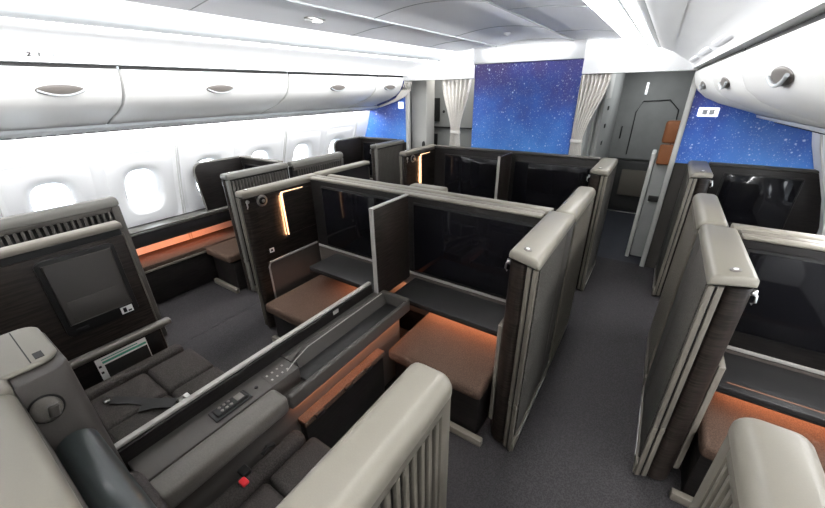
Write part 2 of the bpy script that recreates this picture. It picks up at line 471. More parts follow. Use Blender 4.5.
for s, w in ((-1, 'left'), (1, 'right')):
    WARP[0] = taper if s > 0 else None
    struct(B(CX, s).box(2.401, 2.60, YR, YB-.01, 1.783, 2.19).build('ceiling_bin_backing_'+w, M['white']))
WARP[0] = None
# row number above the first bin
th = thing('row_number', 'small grey row numerals 2 1 on the white strip above the left bins', 'sign', (CX-1.70, .75, 2.20))
ax = Vector((0, 1, 0)); nrm = Vector((.62, 0, -.78)).normalized(); up = nrm.cross(ax).normalized()*1
mw = Matrix.Translation((CX-1.708, .735, 2.2215)) @ Matrix((( ax.x, up.x, nrm.x, 0), (ax.y, up.y, nrm.y, 0), (ax.z, up.z, nrm.z, 0), (0, 0, 0, 1)))
for q, ch in ((-.025, '2'), (.02, '1')): text_mesh('numeral', ch, .046, M['dark'], mw @ Matrix.Translation((q, 0, 0)), th)
ic = B()
for q in (0, 1):
    for dx, dz, w, h in ((0, 0, .004, .022), (.007, -.009, .014, .004), (.016, -.004, .004, .012)):
        t0 = bmesh.new(); bmesh.ops.create_cube(t0, size=1)
        for v in t0.verts: v.co = mw @ Vector((.085+q*.035+dx+v.co.x*w, dz+v.co.y*h, v.co.z*.001))
        ic._merge(t0)
ic.build('seat_icons', M['gut'], th)
# reading/air grilles on the right fascia
gv = [(2.5, 3.05), (3.2, 3.7), (3.9, 4.4)]
WARP[0] = taper
for (a, b_), l in zip(gv, ('largest oval air grille above the right bins', 'middle oval air grille above the right bins', 'oval air grille above the right bins, nearest the doorway')):
    g = B(CX, 1).prism([(1.69+.020*p[0], (a+b_)/2+(b_-a)/2*p[1]) for p in [(math.copysign(abs(math.cos(q))**.6, math.cos(q)), math.copysign(abs(math.sin(q))**.35, math.sin(q))) for q in [2*PI*i/32 for i in range(32)]]], 'z', 0, .006, .002)
    for v in g.bm.verts: v.co.z += 2.229-(v.co.x-1.69)*.5
    tag(g.build('air_grille', M['ceil']), l, 'vent', 'oval air grilles')
WARP[0] = None
# ceiling spots
for (x, y, l) in ((CX-.72, 2.05, 'oval ceiling light in the grey panel above the middle partition'), (CX-.72, 1.02, 'oval ceiling light cut by the top picture edge'), ):
    t = thing('ceiling_light', l, 'light', (x, y, 2.45), 'oval ceiling lights')
    B().disc((x, y, 2.455), .06, .012, 'z', 28, .003, (.8, 1.5)).build('bezel', M['metal'], t)
    B().disc((x, y+.02, 2.447), .03, .008, 'z', 20, 0, (1, 1.2)).build('lens', M['spotl'], t)
t = thing('smoke_detector', 'small round white detector on the ceiling near the starry wall', 'detector', (CX-.05, 4.0, 2.51))
B().disc((CX-.05, 4.0, 2.502), .035, .02, 'z', 24, .004).build('base', M['white'], t)
B().disc((CX-.05, 4.0, 2.488), .018, .012, 'z', 20, .002).build('sensor', M['white'], t)

# ------------------------------------------------------------------ bulkhead, doorways, vestibule
bw = B().box(-2.20, -.88, YB, YB+.05, 0, 2.285); struct(bw.build('wall_front_centre', M['star']))
bw = B().box(-4.42, -3.32, YB, YB+.05, 1.25, 2.2); struct(bw.build('wall_front_left', M['star']))
struct(B().box(-4.42, -3.32, YB, YB+.05, 0, 1.248).build('wall_front_left_lower', M['ribd']))
struct(B().box(.19, 1.48, YB, YB+.05, 0, 1.248).build('wall_front_right_lower', M['ribd']))
bw = B().box(.19, 1.48, YB, YB+.05, 1.25, 2.2); struct(bw.build('wall_front_right', M['star']))
t_ = B().box(-2.205, -.875, YB-.05, YB+.05, 2.287, 2.6, .004)
struct(t_.build('trim_8', M['white']))
t_ = B().box(-3.34, -2.207, YB-.12, YB+.06, 2.12, 2.62, .006); struct(t_.build('trim_9', M['white']))
t_ = B().box(-.873, .27, YB-.12, YB+.06, 2.13, 2.62, .006); struct(t_.build('trim_10', M['white']))
t_ = B().box(.14, .188, YB-.03, YB+.06, 0, 2.128, .008); struct(t_.build('door_1_frame', M['galleyl'])).name = 'trim_11'
t_ = B().box(-3.318, -3.27, YB-.01, YB+.06, 0, 2.118, .008); struct(t_.build('trim_12', M['galleyl']))
t_ = B().box(-.90, -.74, YB+.055, YB+.30, 0, 2.128, .02); struct(t_.build('trim_13', M['galley']))
# vestibule beyond the right doorway
struct(B().box(-.95, -.72, YB+.32, 7.2, 0, 2.4).build('wall_vestibule_left', M['galley']))
struct(B().box(.30, .36, YB+.06, 7.2, 0, 2.4).build('wall_vestibule_right', M['galley']))
struct(B().box(-4.5, 1.5, YB+.07, 7.3, 2.405, 2.44).build('ceiling_vestibule', M['galley']))
struct(B().box(-4.5, 1.5, 7.2, 7.25, 0, 2.4).build('wall_vestibule_end', M['galley']))
struct(B().box(-4.56, -4.50, YB+.06, 7.3, 0, 2.6).build('wall_galley_left', M['galley']))
struct(B().box(1.50, 1.56, YB+.06, 7.3, 0, 2.6).build('wall_galley_right', M['galley']))
t = thing('cabin_door', 'grey cabin door with curved upper panel seen through the right doorway', 'door', (-.3, 7.15, 0))
B().box(-.70, .30, 7.14, 7.19, .88, 2.2, .01).build('door_leaf', M['galley'], t)
B().box(-.70, .30, 7.05, 7.19, 0, .86, .02).build('lower_bustle', M['galleyd'], t)
B().box(-.42, .10, 7.02, 7.049, .28, .72, .03).build('bustle_panel', M['rib'], t)
k = B(); k.tube([(-.42, 7.13, .95), (-.42, 7.13, 1.62), (-.35, 7.13, 1.78), (0, 7.13, 1.80), (.14, 7.13, 1.66), (.16, 7.13, 1.0)], .008, 8)
k.build('panel_outline', M['galleyd'], t)
B().box(-.58, -.56, 7.12, 7.138, 1.2, 1.4, .005).build('door_handle', M['galleyd'], t)
B().box(-.36, -.33, 7.12, 7.139, 1.88, 2.05, .004).build('lit_strip', M['signl'], t)
t = thing('wall_cabinet', 'grey cabinet with row of small latches on left side of the right doorway', 'cabinet', (-.68, 6.0, 0))
B().box(-.718, -.66, 5.2, 6.9, .05, 2.25, .01).build('cabinet_body', M['galley'], t)
B().box(-.70, -.655, 5.3, 5.7, 1.86, 2.15, .005).build('cabinet_display', M['galleyl'], t)
for z in (1.72, 1.5, 1.28, 1.0, .8): B().box(-.658, -.645, 5.55, 5.63, z, z+.05, .004).build('cabinet_latch', M['galleyd'], t)
t = thing('threshold_strip', 'thin bright metal strip across the floor by the far cabin door', 'threshold', (-.2, 6.95, 0))
B().box(-.65, .1, 6.93, 6.97, 0.001, .012, .003).build('strip', M['metal'], t)
# crew jump seat
t = thing('jump_seat', 'folded crew jump seat with two brown leather pads on grey housing', 'jump seat', (.12, 5.0, 0))
B().box(.006, .25, 4.97, 5.3, .02, 1.2, .02).build('housing', M['galley'], t)
B().box(-.04, .004, 4.95, 5.3, .0, 1.3, .01).build('side_post', M['galleyl'], t)
B().box(.02, .24, 4.90, 4.968, 1.42, 1.66, .03, 3).build('headrest_pad', M['brown'], t)
B().box(.02, .24, 4.90, 4.965, 1.19, 1.41, .02, 3).build('back_pad', M['brown'], t)
B().box(.04, .2, 4.95, 4.969, .75, .82, .008).build('latch_plate', M['galleyd'], t)
# galley beyond the left doorway
t = thing('galley_column', 'light grey galley column just behind the left doorway', 'column', (-3.2, 5.1, 0))
B().box(-3.35, -3.07, 4.95, 5.2, 0, 2.3, .015).build('column_body', M['galleyl'], t)
B().disc((-3.12, 4.945, 1.20), .035, .02, 'y', 20, .004, (.8, 1.6)).build('door_latch', M['galleyd'], t)
t = thing('galley_cabinet', 'grey galley cabinet with dark display panels seen past the curtain', 'cabinet', (-2.8, 5.7, 0))
B().box(-4.3, -1.9, 5.6, 5.95, 0, 2.35, .01).build('cabinet_body', M['galley'], t)
B().box(-3.46, -3.20, 5.58, 5.599, 1.50, 1.87, .006).build('display', M['galleyd'], t)
B().box(-3.43, -3.24, 5.58, 5.599, 1.08, 1.30, .006).build('display', M['galleyd'], t)
B().box(-3.6, -2.2, 5.57, 5.598, 1.40, 1.42, .004).build('rail', M['galleyd'], t)
B().disc((-3.12, 5.585, 1.66), .022, .02, 'y', 16, .004).build('knob', M['galleyd'], t)

# lit placards on the blue walls
t = thing('placard', 'small square white lit placard on the left blue wall', 'sign', (-3.40, YB-.01, 1.78))
B().box(-3.45, -3.355, YB-.014, YB-.001, 1.74, 1.835, .012).build('sign_face', M['signl'], t)
t = thing('placard', 'white lit placard with two faint icons on the right blue wall', 'sign', (.35, YB-.01, 1.76))
B().box(.255, .42, YB-.014, YB-.001, 1.715, 1.80, .012).build('sign_face', M['signl'], t)
for x in (.31, .365): B().box(x-.02, x+.02, YB-.0175, YB-.0145, 1.735, 1.78, .004).build('seat_belt_icon', M['gut'], t)

# curtains
def curtain(x0, x1, xb0, xb1, y, ztop, ztie, zbot, label):
    t = thing('curtain', label, 'curtain', ((x0+x1)/2, y, zbot), 'white doorway curtains')
    bm = bmesh.new(); nx, nz = 64, 40; rows = []
    for j in range(nz+1):
        z = ztop+(zbot-ztop)*j/nz
        f = min(1, (ztop-z)/(ztop-ztie)); f = f*f*(3-2*f)*.9+.1*f
        if z < ztie: f = 1-.25*(ztie-z)/(ztie-zbot+1e-6)
        a = x0+(xb0-x0)*f; c = x1+(xb1-x1)*f
        amp = .028*(1-.45*f)
        rows.append([bm.verts.new((a+(c-a)*i/nx, y+amp*math.sin(i/nx*2*PI*7+.6*math.sin(3*z)), z)) for i in range(nx+1)])
    for j in range(nz):
        for i in range(nx): bm.faces.new((rows[j][i], rows[j][i+1], rows[j+1][i+1], rows[j+1][i]))
    b = B(); b._merge(bm)
    bmesh.ops.solidify(b.bm, geom=b.bm.faces[:], thickness=.003)
    b.build('drape', M['curtain'], t, smooth=80)
    m = (xb0+xb1)/2; w = abs(xb1-xb0)/2+.008
    B().prism([(m+w*math.cos(a), y+.034*math.sin(a)) for a in [2*PI*k/20 for k in range(20)]], 'z', ztie-.018, ztie+.018, .004).build('tie_band', M['curtain'], t)
curtain(-2.66, -2.22, -2.50, -2.36, YB-.06, 2.115, 1.45, 1.05, 'white gathered curtain left of the large blue starry wall')
curtain(-.88, -.58, -.88, -.76, YB-.06, 2.125, 1.42, 1.0, 'patterned white curtain right of the large blue starry wall')
# small swag by the left bin end
t = thing('curtain', 'short white curtain swag around the end of the left bins', 'curtain', (-3.3, YB-.09, 1.85), 'white doorway curtains')
b = B()
for k in range(5):
    b.tube([(-3.17+.0*k-.02*k, YB-.05-.012*k, 2.11), (-3.20-.025*k, YB-.05-.012*k, 2.0), (-3.30-.03*k, YB-.05-.012*k, 1.92-.01*k), (-3.45-.03*k, YB-.05-.012*k, 1.86-.01*k), (-3.62-.03*k, YB-.05-.012*k, 1.81-.01*k)], .015, 8)
b.build('drape', M['curtain'], t)

# ------------------------------------------------------------------ suite pieces
H = 1.30
def shell(A, s, y0, y1, who, ribs='rib', capm='cap', width=1.15, backcap=True, inner=True, yb=None):
    """seat surround: aisle-side wing with ribbed face and rounded cap, and back wall; t=0 is the aisle face"""
    t = thing('seat_shell', who, 'seat shell', (A+s*.07, (y0+y1)/2, 0), 'seat shells of the suites')
    yb = y0 if yb is None else yb
    c = B(A, s)
    ch = .062 if s != KL else .034
    c.prism(rrect(-.004, .138, H-ch, H, ch*.68, 5, (1, 1, 0, 0)), 'y', yb, y1, .02 if s != KL else .008, 3)
    c.build('wing_cap', M[capm], t)
    b = B(A, s); b.box(.034, .125, yb+.005, y1-.012, .03, H-ch-.002, .012)
    b.build('wing_body', M['black'], t)
    r = B(A, s); n = int((y1-yb-.10)/.036)
    for k in range(n):
        y = y1-.075-k*.036
        r.box(-.001, .014, y-.017, y, .10, H-.10, .004)
    r.box(-.002, .036, y1-.062, y1-.008, .02, H-.066, .01)
    r.box(-.002, .036, yb+.01, y1-.062, H-.098, H-.066, .004)
    r.box(-.002, .036, yb+.01, y1-.062, .02, .098, .004)
    r.build('ribbed_panel', M[ribs], t)
    f = B(A, s)      # grooved front post
    for k in range(4): f.box(.022+k*.026, .042+k*.026, y1-.012, y1-.002, .03, H-.07, .004)
    f.build('front_post', M[ribs], t)
    return t

def front_partition(A, s, y0, y1, who, style='C', lampside=False, capmat=None):
    t = thing('front_partition', who, 'partition', (A+s*.08, (y0+y1)/2, 0), 'front partitions of the suites')
    # the near end of the aisle partitions is cut at an angle
    WARP[0] = (lambda c: Vector((c.x, c.y+max(0, c.x)*.40*max(0, min(1, 1-(c.y-y0-.13)/.3)), c.z))) if (style == 'C' and not lampside) else None
    capm, pan = ('cap', 'panel') if style == 'C' else ('capm', 'rib')
    capm = capmat or capm
    c = B(A, s)
    c.prism(rrect(-.002, .165, H-.05, H, .03, 4, (1, 1, 0, 0)), 'y', y0, y1, .018, 3)
    c.build('top_cap', M[capm], t)
    c = B(A, s); c.disc((.085, y0+.07, H+.002), .021, .006, 'z', 24, .002); 
    k = c.build('call_light', M['handle'], t)
    c = B(A, s); c.disc((.085, y0+.07, H+.006), .010, .003, 'z', 16, .001); c.build('call_light_lens', M['wpap'], k)
    c = B(A, s)
    c.box(.02, .06, y0+.012, y1-.002, .02, H-.052, .002)          # core
    c.build('core', M['dark'], t)
    # rounded dark laminate near post
    c = B(A, s); c.prism(rrect(.060, .160, y0-.004, y0+.095, .046, 7, (0, 0, 1, 1)), 'z', .03, H-.053)
    c.build('laminate_post', M['lam'], t)
    c = B(A, s); c.box(.061, .150, y0+.096, y1-.002, .66, H-.053, .004)
    c.box(.061, .150, y0+.096, y1-.002, .03, .20, .004)
    c.build('inner_panel', M['lam'], t)
    c = B(A, s); c.box(.061, .075, y0+.096, y1-.002, .201, .659)
    c.build('footwell_lining', M['nook'], t)
    # door pocket strips on the near end
    c = B(A, s)
    for (a, b_) in ((.002, .026), (.034, .058)):
        c.box(a, b_, y0+.002, y0+.03, .40, H-.055, .005); c.box(a, b_, y0+.002, y0+.03, .03, .385, .005)
        c.box(a, b_, y0-.004, y0+.012, .375, .41, .005)
    c.build('door_pocket_strip', M[capm if style != 'C' else 'rib'], t)
    c = B(A, s)
    if style == 'C':
        c.box(-.001, .019, y0+.05, y1-.20, .12, H-.056, .004)
    else:
        n = int((y1-y0-.06)/.034)
        for k in range(n): c.box(-.001, .019, y0+.045+k*.034, y0+.066+k*.034, .10, H-.07, .004)
    c.build('outer_panel', M[pan if style == 'C' else 'ribd'], t)
    if style == 'C': B(A, s).box(-.001, .019, y1-.19, y1-.004, .09, H-.056, .006).build('rear_outer_panel', M['ribd'], t)
    c = B(A, s); c.box(-.006, .019, y0+.02, y1-.004, .02, .085, .005); c.build('kick_strip', M['rib'], t)
    c = B(A, s); c.box(-.010, -.0065, y0+.10, y1-.10, .066, .082, .001); c.build('kick_trim', M['metal'], t)
    c = B(A, s)
    c.tube([(.150, y0+.03, H-.075), (.176, y0+.02, H-.09), (.18, y0+.02, H-.12), (.168, y0+.02, H-.13)], .006, 8)
    c.disc((.166, y0+.03, H-.08), .014, .02, 'x', 14, .003)
    c.build('door_latch', M['metal'], t)
    if not lampside and style == 'C': B(A, s).box(.162, .192, y0+.03, y0+.15, .10, .82, .008).build('knee_panel', M['capt'], t)
    if lampside:
        c = B(A, s); c.disc((.157, y0+.16, 1.20), .048, .014, 'x', 28, .004); lamp = c.build('reading_lamp', M['metal'], t, 'round silver reading lamp')
        c = B(A, s); c.disc((.168, y0+.16, 1.20), .030, .012, 'x', 24, .003); c.build('lamp_ring', M['dark'], lamp)
        c = B(A, s); c.disc((.177, y0+.165, 1.198), .014, .008, 'x', 16, .002); c.build('lamp_lens', M['metal'], lamp)
        c = B(A, s)   # dark closet flap with a lit edge
        c.box(.152, .168, y0+.36, y1-.02, .84, 1.215, .008); c.build('closet_flap', M['lam'], t)
        c = B(A, s); c.prism([(y0+.350, .84), (y0+.362, .83), (y0+.358, 1.20), (y0+.37, 1.219), (y0+.58, 1.219), (y0+.58, 1.224), (y0+.35, 1.228), (y0+.338, 1.215)], 'x', .1505, .156)
        c.build('edge_light', M['glow'], t, 'warm glowing edge light')
        area('edge_glow', (A+s*.16, y0+.335, 1.02), (math.radians(-90), 0, math.radians(-28)), .012, .36, 2.2, (1, .5, .24))
        c = B(A, s); c.box(.1505, .152, y0+.14, y0+.185, .735, .775, .004); stk = c.build('notice_sticker', M['wpap'], t, 'small white square sticker')
        c = B(A, s); c.box(.1521, .1526, y0+.152, y0+.172, .745, .765, .001); c.build('sticker_mark', M['black'], stk)
        c = B(A, s)
        c.tube([(.152, y0+.105, .20), (.152, y0+.105, .61), (.152, y0+.125, .652), (.152, y1-.13, .652)], .011, 8)
        c.build('footwell_trim', M['trim'], t)
    WARP[0] = None
    return t

def tv(x0, x1, y, z0, z1, label, hung=''):
    t = thing('television', label, 'television', ((x0+x1)/2, y, z0), 'suite television screens')
    B().box(x0, x1, y-.022, y-.001, z0, z1, .008).build('bezel', M['dark'], t)
    B().box(x0+.015, x1-.015, y-.025, y-.0215, z0+.015, z1-.015, .001).build('screen', M['screen'], t)
    return t

def shelf(x0, x1, y0, y1, z, label):
    t = thing('side_table', label, 'table', ((x0+x1)/2, (y0+y1)/2, z), 'pull-out tables under the screens')
    B().box(x0, x1, y0, y1, z-.028, z, .006).build('table_top', M['table'], t)
    B().box(x0, x1, y0+.004, y0+.016, z-.045, z-.029, .002).build('edge_rail', M['dark'], t)
    return t

def ottoman(x0, x1, y0, y1, label, zt=.45, px=None):
    t = thing('ottoman', label, 'ottoman', ((x0+x1)/2, (y0+y1)/2, 0), 'footrest ottomans')
    B().box(x0+.02, x1-.02, y0+.05, y1, .02, zt-.10, .01).build('base', M['lamb'], t)
    B().box(x0, x1, y0, y1, zt-.09, zt, .03, 4).build('cushion', M['fabo'], t)
    a, b_ = px or (x0, x1)
    B().box(a, b_, y0+.0, y0+.04, .0, .055, .008).build('plinth', M['capt'], t)
    return t

AR, AL, AWR, AWL = -.32, -2.68, .30, -3.30
KL = .65          # the left-hand walls are slimmer
ALI = -2.60-.126

# ---- centre block, second row
front_partition(AR, -1, 1.47, 2.25, 'light grey capped front partition of the near centre suite, left edge of right aisle')
front_partition(AL, KL, 1.46, 2.25, 'front partition with glowing light and reading lamp, facing the far-left centre seat', lampside=True, capmat='capt')
def monitor_wall(x0, x1, y, label, capm='cap', th=.10, zt=H):
    t = thing('monitor_wall', label, 'partition', ((x0+x1)/2, y, 0), 'cross partitions carrying the screens')
    B().box(x0, x1, y, y+th, .02, zt-.03, .003).build('wall_body', M['lamb'], t)
    B().box(x0, x1, y-.012, y+.040, zt-.026, zt-.003, .010, 3).build('top_rail', M[capm], t)
    B().box(x0, x1, y+.048, y+th+.005, zt-.029, zt-.006, .008, 3).build('rear_rail', M['capt'], t)
    B().box(x0+.01, x1-.01, y-.012, y-.001, .618, .640, .003).build('lower_rail', M['trim'], t)
    B().box(x0+.01, x1-.01, y-.008, y-.001, .25, .612, .003).build('footwell_lining', M['nook'], t)
    return t
XL2, XR2 = AL+.110, AR-.168
monitor_wall(XL2, XR2, 2.13, 'long grey-topped cross partition with two screens behind the near centre seats')
tv(-2.42, -1.50, 2.128, .66, 1.235, 'black screen in left half of near centre partition, beside the glowing light')
tv(-1.43, -.51, 2.128, .66, 1.235, 'large black glossy screen in right half of the near centre partition')
shelf(-1.42, -.51, 1.80, 2.115, .60, 'dark table under the large right-hand centre screen')
shelf(-2.32, -1.53, 1.78, 2.115, .60, 'dark table under the left-hand centre screen')
ottoman(-1.185, -.52, 1.42, 2.10, 'orange-lit ottoman under the near centre-right screen', .45, (-1.10, -.49))
ottoman(-2.44, -1.58, 1.36, 2.10, 'brown ottoman in the footwell left of the centre divider', .40)

# privacy divider between the two centre seats
t = thing('privacy_divider', 'upright brown privacy divider with light edge between the two near centre screens', 'divider', (CX, 1.9, .6))
B().box(-1.482, -1.458, 1.69, 2.098, .60, H-.012, .004).build('divider_panel', M['lam'], t)
B().box(-1.486, -1.454, 1.675, 1.689, .60, H-.006, .005).build('front_edge', M['trim'], t)
B().box(-1.486, -1.454, 1.675, 2.098, H-.011, H, .004).build('top_edge', M['trim'], t)

# central console
t = thing('center_console', 'long central console with handset, keypad and tray between the two centre seats', 'console', (CX, .9, 0))
B().box(-1.525, -1.490, .10, 1.66, .05, .725, .003).build('dividing_wall', M['lamb'], t)
B().box(-1.532, -1.502, .10, 1.67, .726, .742, .006).build('top_rail', M['trim'], t, 'light grey top rail')
def arm_side(c):
    c.box(-1.489, -1.25, .12, 1.66, .05, .56, .01)
    return c
arm_side(B()).build('console_body', M['cons'], t)
c = B()   # console deck with the sunken tray
c.box(-1.489, -1.335, .12, .86, .561, .658, .005)
c.box(-1.489, -1.452, .861, 1.672, .561, .665, .005)
c.box(-1.451, -1.215, 1.70, 1.74, .561, .665, .008)
c.prism([(-1.451, .861), (-1.40, .861), (-1.451, .98)], 'z', .561, .662)
c.build('deck', M['cons'], t)
c = B(); c.box(-1.451, -1.245, .862, 1.70, .561, .585, .004); c.build('tray_floor', M['dark'], t)
c = B(); c.prism([(-1.450, .586), (-1.450, .662), (-1.425, .652), (-1.395, .586)], 'y', .90, 1.699); c.build('tray_slope', M['cons'], t)
c = B(); c.tube([(-1.36, .80, .661), (-1.39, .88, .663), (-1.425, 1.0, .660), (-1.428, 1.69, .660)], .003, 6); c.build('tray_edge', M['trim'], t)
c = B(); c.box(-1.243, -1.212, .70, 1.74, .561, .650, .012, 3); c.build('tray_rim', M['cons'], t)
c = B(); c.box(-1.334, -1.212, .12, .695, .562, .664, .026, 4); c.build('armrest_pad', M['leather'], t)
# handset
hs = B(); hs.box(-1.438, -1.358, .42, .60, .659, .668, .012, 3); k = hs.build('handset_cradle', M['black'], t)
hs = B(); hs.box(-1.426, -1.370, .435, .585, .669, .680, .012, 3); hset = hs.build('handset', M['dark'], t)
for i in range(3):
    for j in range(2): B().disc((-1.411+j*.026, .465+i*.022, .6815), .007, .004, 'z', 12, .001).build('handset_button', M['handle'], hset)
B().box(-1.418, -1.378, .535, .572, .680, .683, .002).build('handset_display', M['handle'], hset)
kp = B(); kp.box(-1.445, -1.345, .70, .835, .659, .662, .006); kpad = kp.build('keypad', M['cons'], t)
for i in range(4):
    for j in range(2): 
        kx, ky = -1.418+j*.045, .72+i*.031
        kp = B().box(kx-.006, kx+.006, ky-.005, ky+.005, .6622, .6642, .002)
        kp.build('keypad_key', M['trim'], kpad)
B().disc((-1.40, .645, .660), .009, .006, 'z', 14, .001).build('jack_socket', M['black'], t)
B().box(-1.500, -1.488, 1.27, 1.32, .69, .72, .004).build('rail_latch', M['trim'], t)
# side ledge above the foot pit
t = thing('side_ledge', 'copper-lit narrow lidded ledge along the console above the dark foot pit', 'ledge', (-1.19, 1.0, 0))
B().box(-1.249, -1.188, .735, 1.40, .41, .45, .006).build('lid', M['fabo'], t)
B().box(-1.249, -1.20, .745, 1.395, .0, .409, .004).build('ledge_body', M['lamb'], t)
for y in (.80, 1.02, 1.2): B().box(-1.187, -1.172, y, y+.06, .425, .452, .004).build('hinge', M['dark'], t)

# amber footwell lamps (thin strips on the underside of console and tables)
def amber(x0, x1, y0, y1, z, label, power, rx=0., ry=0.):
    o = B().box(x0, x1, y0, y1, z, z+.006, .002).build('footwell_lamp', M['amber'])
    tag(o, label, 'lamp', 'amber footwell strip lamps')
    area('amber_area', ((x0+x1)/2, (y0+y1)/2, z-.006), (rx, ry, 0), abs(x1-x0), abs(y1-y0), power, (1, .36, .14))
amber(-1.238, -1.226, .75, 1.66, .554, 'thin amber strip lamp under the central console rim', .0, 0, 0)

# ---- seats of the near centre pair
def seat(x0, x1, label, y0=.14, y1=.72, red=True):
    t = thing('airline_seat', label, 'seat', ((x0+x1)/2, (y0+y1)/2, 0), 'near centre seats')
    xm = x0+(x1-x0)*.5
    c = B(); ym = (y0+y1)/2+.02
    for (a, b_) in ((x0+.09, xm), (xm, x1-.09)):
        c.box(a+.002, b_-.002, y0, ym-.002, .33, .452, .028, 4); c.box(a+.002, b_-.002, ym+.002, y1, .33, .452, .028, 4)
    c.build('seat_cushion', M['fab'], t)
    for q in (x0, x1-.088): B().box(q, q+.088, y0, y1-.03, .20, .475, .03, 4).build('bolster', M['fab'], t)
    c = B(); c.box(x0+.02, x1-.02, y0+.02, y1-.04, .02, .329, .02); c.build('seat_base', M['lamb'], t)
    c = B()
    sh = lambda v: Vector((v.x, v.y-(v.z-.45)*.10, v.z))
    c.box(x0+.02, xm-.002, y0-.09, y0+.015, .40, .915, .035, 4, shear=sh); c.box(xm+.002, x1-.02, y0-.09, y0+.015, .40, .915, .035, 4, shear=sh)
    c.build('backrest', M['fab'], t)
    return t
sr = seat(-1.205, -.50, 'dark woven seat with red buckle tag, right of the central console')
sl = seat(-2.42, -1.61, 'dark woven seat with black belt and metal buckle, left of the central console')
c = B(); c.box(-1.215, -1.165, .385, .425, .476, .500, .006, rotz=0); c.build('belt_receiver', M['dark'], sr)
c = B(); c.box(-1.165, -1.125, .36, .39, .486, .502, .006); c.build('buckle_tag', M['red'], sr, 'red buckle tag')
c = B(); c.tube([(-1.20, .50, .48), (-1.20, .53, .50), (-1.19, .56, .49)], .010, 8); c.build('belt_anchor', M['dark'], sr)
c = B()
def strap(b, pts, w, th=.004):
    P = [Vector(p) for p in pts]; t_ = bmesh.new(); L = []; R = []
    for i, p in enumerate(P):
        d = (P[min(i+1, len(P)-1)]-P[max(i-1, 0)]).normalized(); n = Vector((-d.y, d.x, 0)).normalized()*w/2
        L.append((p+n, p+n+Vector((0, 0, th)))); R.append((p-n, p-n+Vector((0, 0, th))))
    V = [[t_.verts.new(q) for q in (l[0], l[1], r[1], r[0])] for l, r in zip(L, R)]
    for a, b2 in zip(V, V[1:]):
        for k in range(4): t_.faces.new((a[k], a[(k+1) % 4], b2[(k+1) % 4], b2[k]))
    t_.faces.new(V[0]); t_.faces.new(V[-1][::-1]); bmesh.ops.recalc_face_normals(t_, faces=t_.faces[:]); b._merge(t_)
strap(c, [(-2.20, .24, .462), (-2.12, .30, .456), (-2.02, .35, .456), (-1.94, .40, .458), (-1.88, .44, .460)], .05)
strap(c, [(-2.00, .30, .462), (-1.95, .36, .466), (-1.87, .42, .466)], .045)
c.build('seat_belt', M['black'], sl)
c = B(); c.box(-1.895, -1.835, .44, .50, .458, .474, .005); c.tube([(-1.87, .47, .478), (-1.83, .475, .485), (-1.80, .52, .482), (-1.84, .53, .478)], .006, 8)
c.build('belt_buckle', M['metal'], sl)
B().box(-2.235, -2.205, .21, .24, .455, .468, .004).build('belt_anchor', M['metal'], sl)

# shells of the near centre pair
sR = shell(AR, -1, -.12, .66, 'big light grey ribbed seat shell at the bottom middle of the picture')
sL = shell(AL, KL, -.12, .68, 'left seat shell whose inner face holds the folded mirror screen and card pocket', capm='capt')
# inner face of the left shell (dark laminate, flip-up mirror box, arm rail, card pocket)
B().box(ALI+.126, ALI+.14, -.10, .665, .03, H-.075, .003).build('inner_panel', M['lam'], sL)
c = B(); c.prism(rrect(.245, .60, .725, 1.205, .03, 5), 'x', ALI+.141, ALI+.165, .006); sdoor = c.build('storage_door', M['dark'], sL)
c = B(); c.prism(rrect(.272, .572, .805, 1.178, .012, 4), 'x', ALI+.166, ALI+.172, .002)
c.build('mirror_panel', M['cons'], sdoor)
c = B(); c.prism(rrect(.295, .555, .83, .945, .006, 4), 'x', ALI+.173, ALI+.176, .001); c.build('lower_flap', M['cons'], sdoor)
c = B(); c.tube([(ALI+.173, .272, 1.178), (ALI+.173, .572, 1.178), (ALI+.173, .572, .805), (ALI+.173, .272, .805)], .004, 8, closed=True); c.build('door_trim', M['ribd'], sdoor)
c = B(); c.box(ALI+.166, ALI+.170, .505, .568, .745, .792, .004); c.build('notice_sticker', M['wpap'], sL, 'white pictogram sticker')
c = B(); c.box(ALI+.1705, ALI+.1715, .517, .535, .753, .785, .001); c.box(ALI+.1705, ALI+.1715, .54, .56, .753, .763, .001); c.build('pictogram', M['black'], sL)
c = B(); c.box(ALI+.166, ALI+.169, .28, .34, .75, .77, .003); c.build('door_catch', M['black'], sdoor)
c = B(); c.box(ALI+.141, ALI+.20, .10, .735, .55, .595, .018, 4); c.build('arm_rail', M['leather'], sL)
c = B(); c.box(ALI+.141, ALI+.16, .12, .665, .33, .545, .004); c.build('pocket_panel', M['lamb'], sL)
c = B(); c.box(ALI+.161, ALI+.166, .575, .65, .37, .53, .003); c.build('pocket_recess', M['black'], sL)
t = thing('safety_card', 'white and green printed card in the pocket under the left arm rail', 'card', (ALI+.17, .42, .42))
B().box(ALI+.1665, ALI+.169, .29, .565, .365, .53, .001).build('card_sheet', M['wpap'], t)
c = B(); c.box(ALI+.1691, ALI+.1697, .32, .56, .485, .50); c.box(ALI+.1691, ALI+.1697, .32, .515, .51, .517); c.build('print_green', M['green'], t)
c = B(); c.box(ALI+.1691, ALI+.1697, .325, .56, .37, .473); c.box(ALI+.1691, ALI+.1697, .296, .310, .465, .48); c.box(ALI+.1691, ALI+.1697, .296, .310, .42, .435)
c.build('print_dark', M['galleyd'], t)

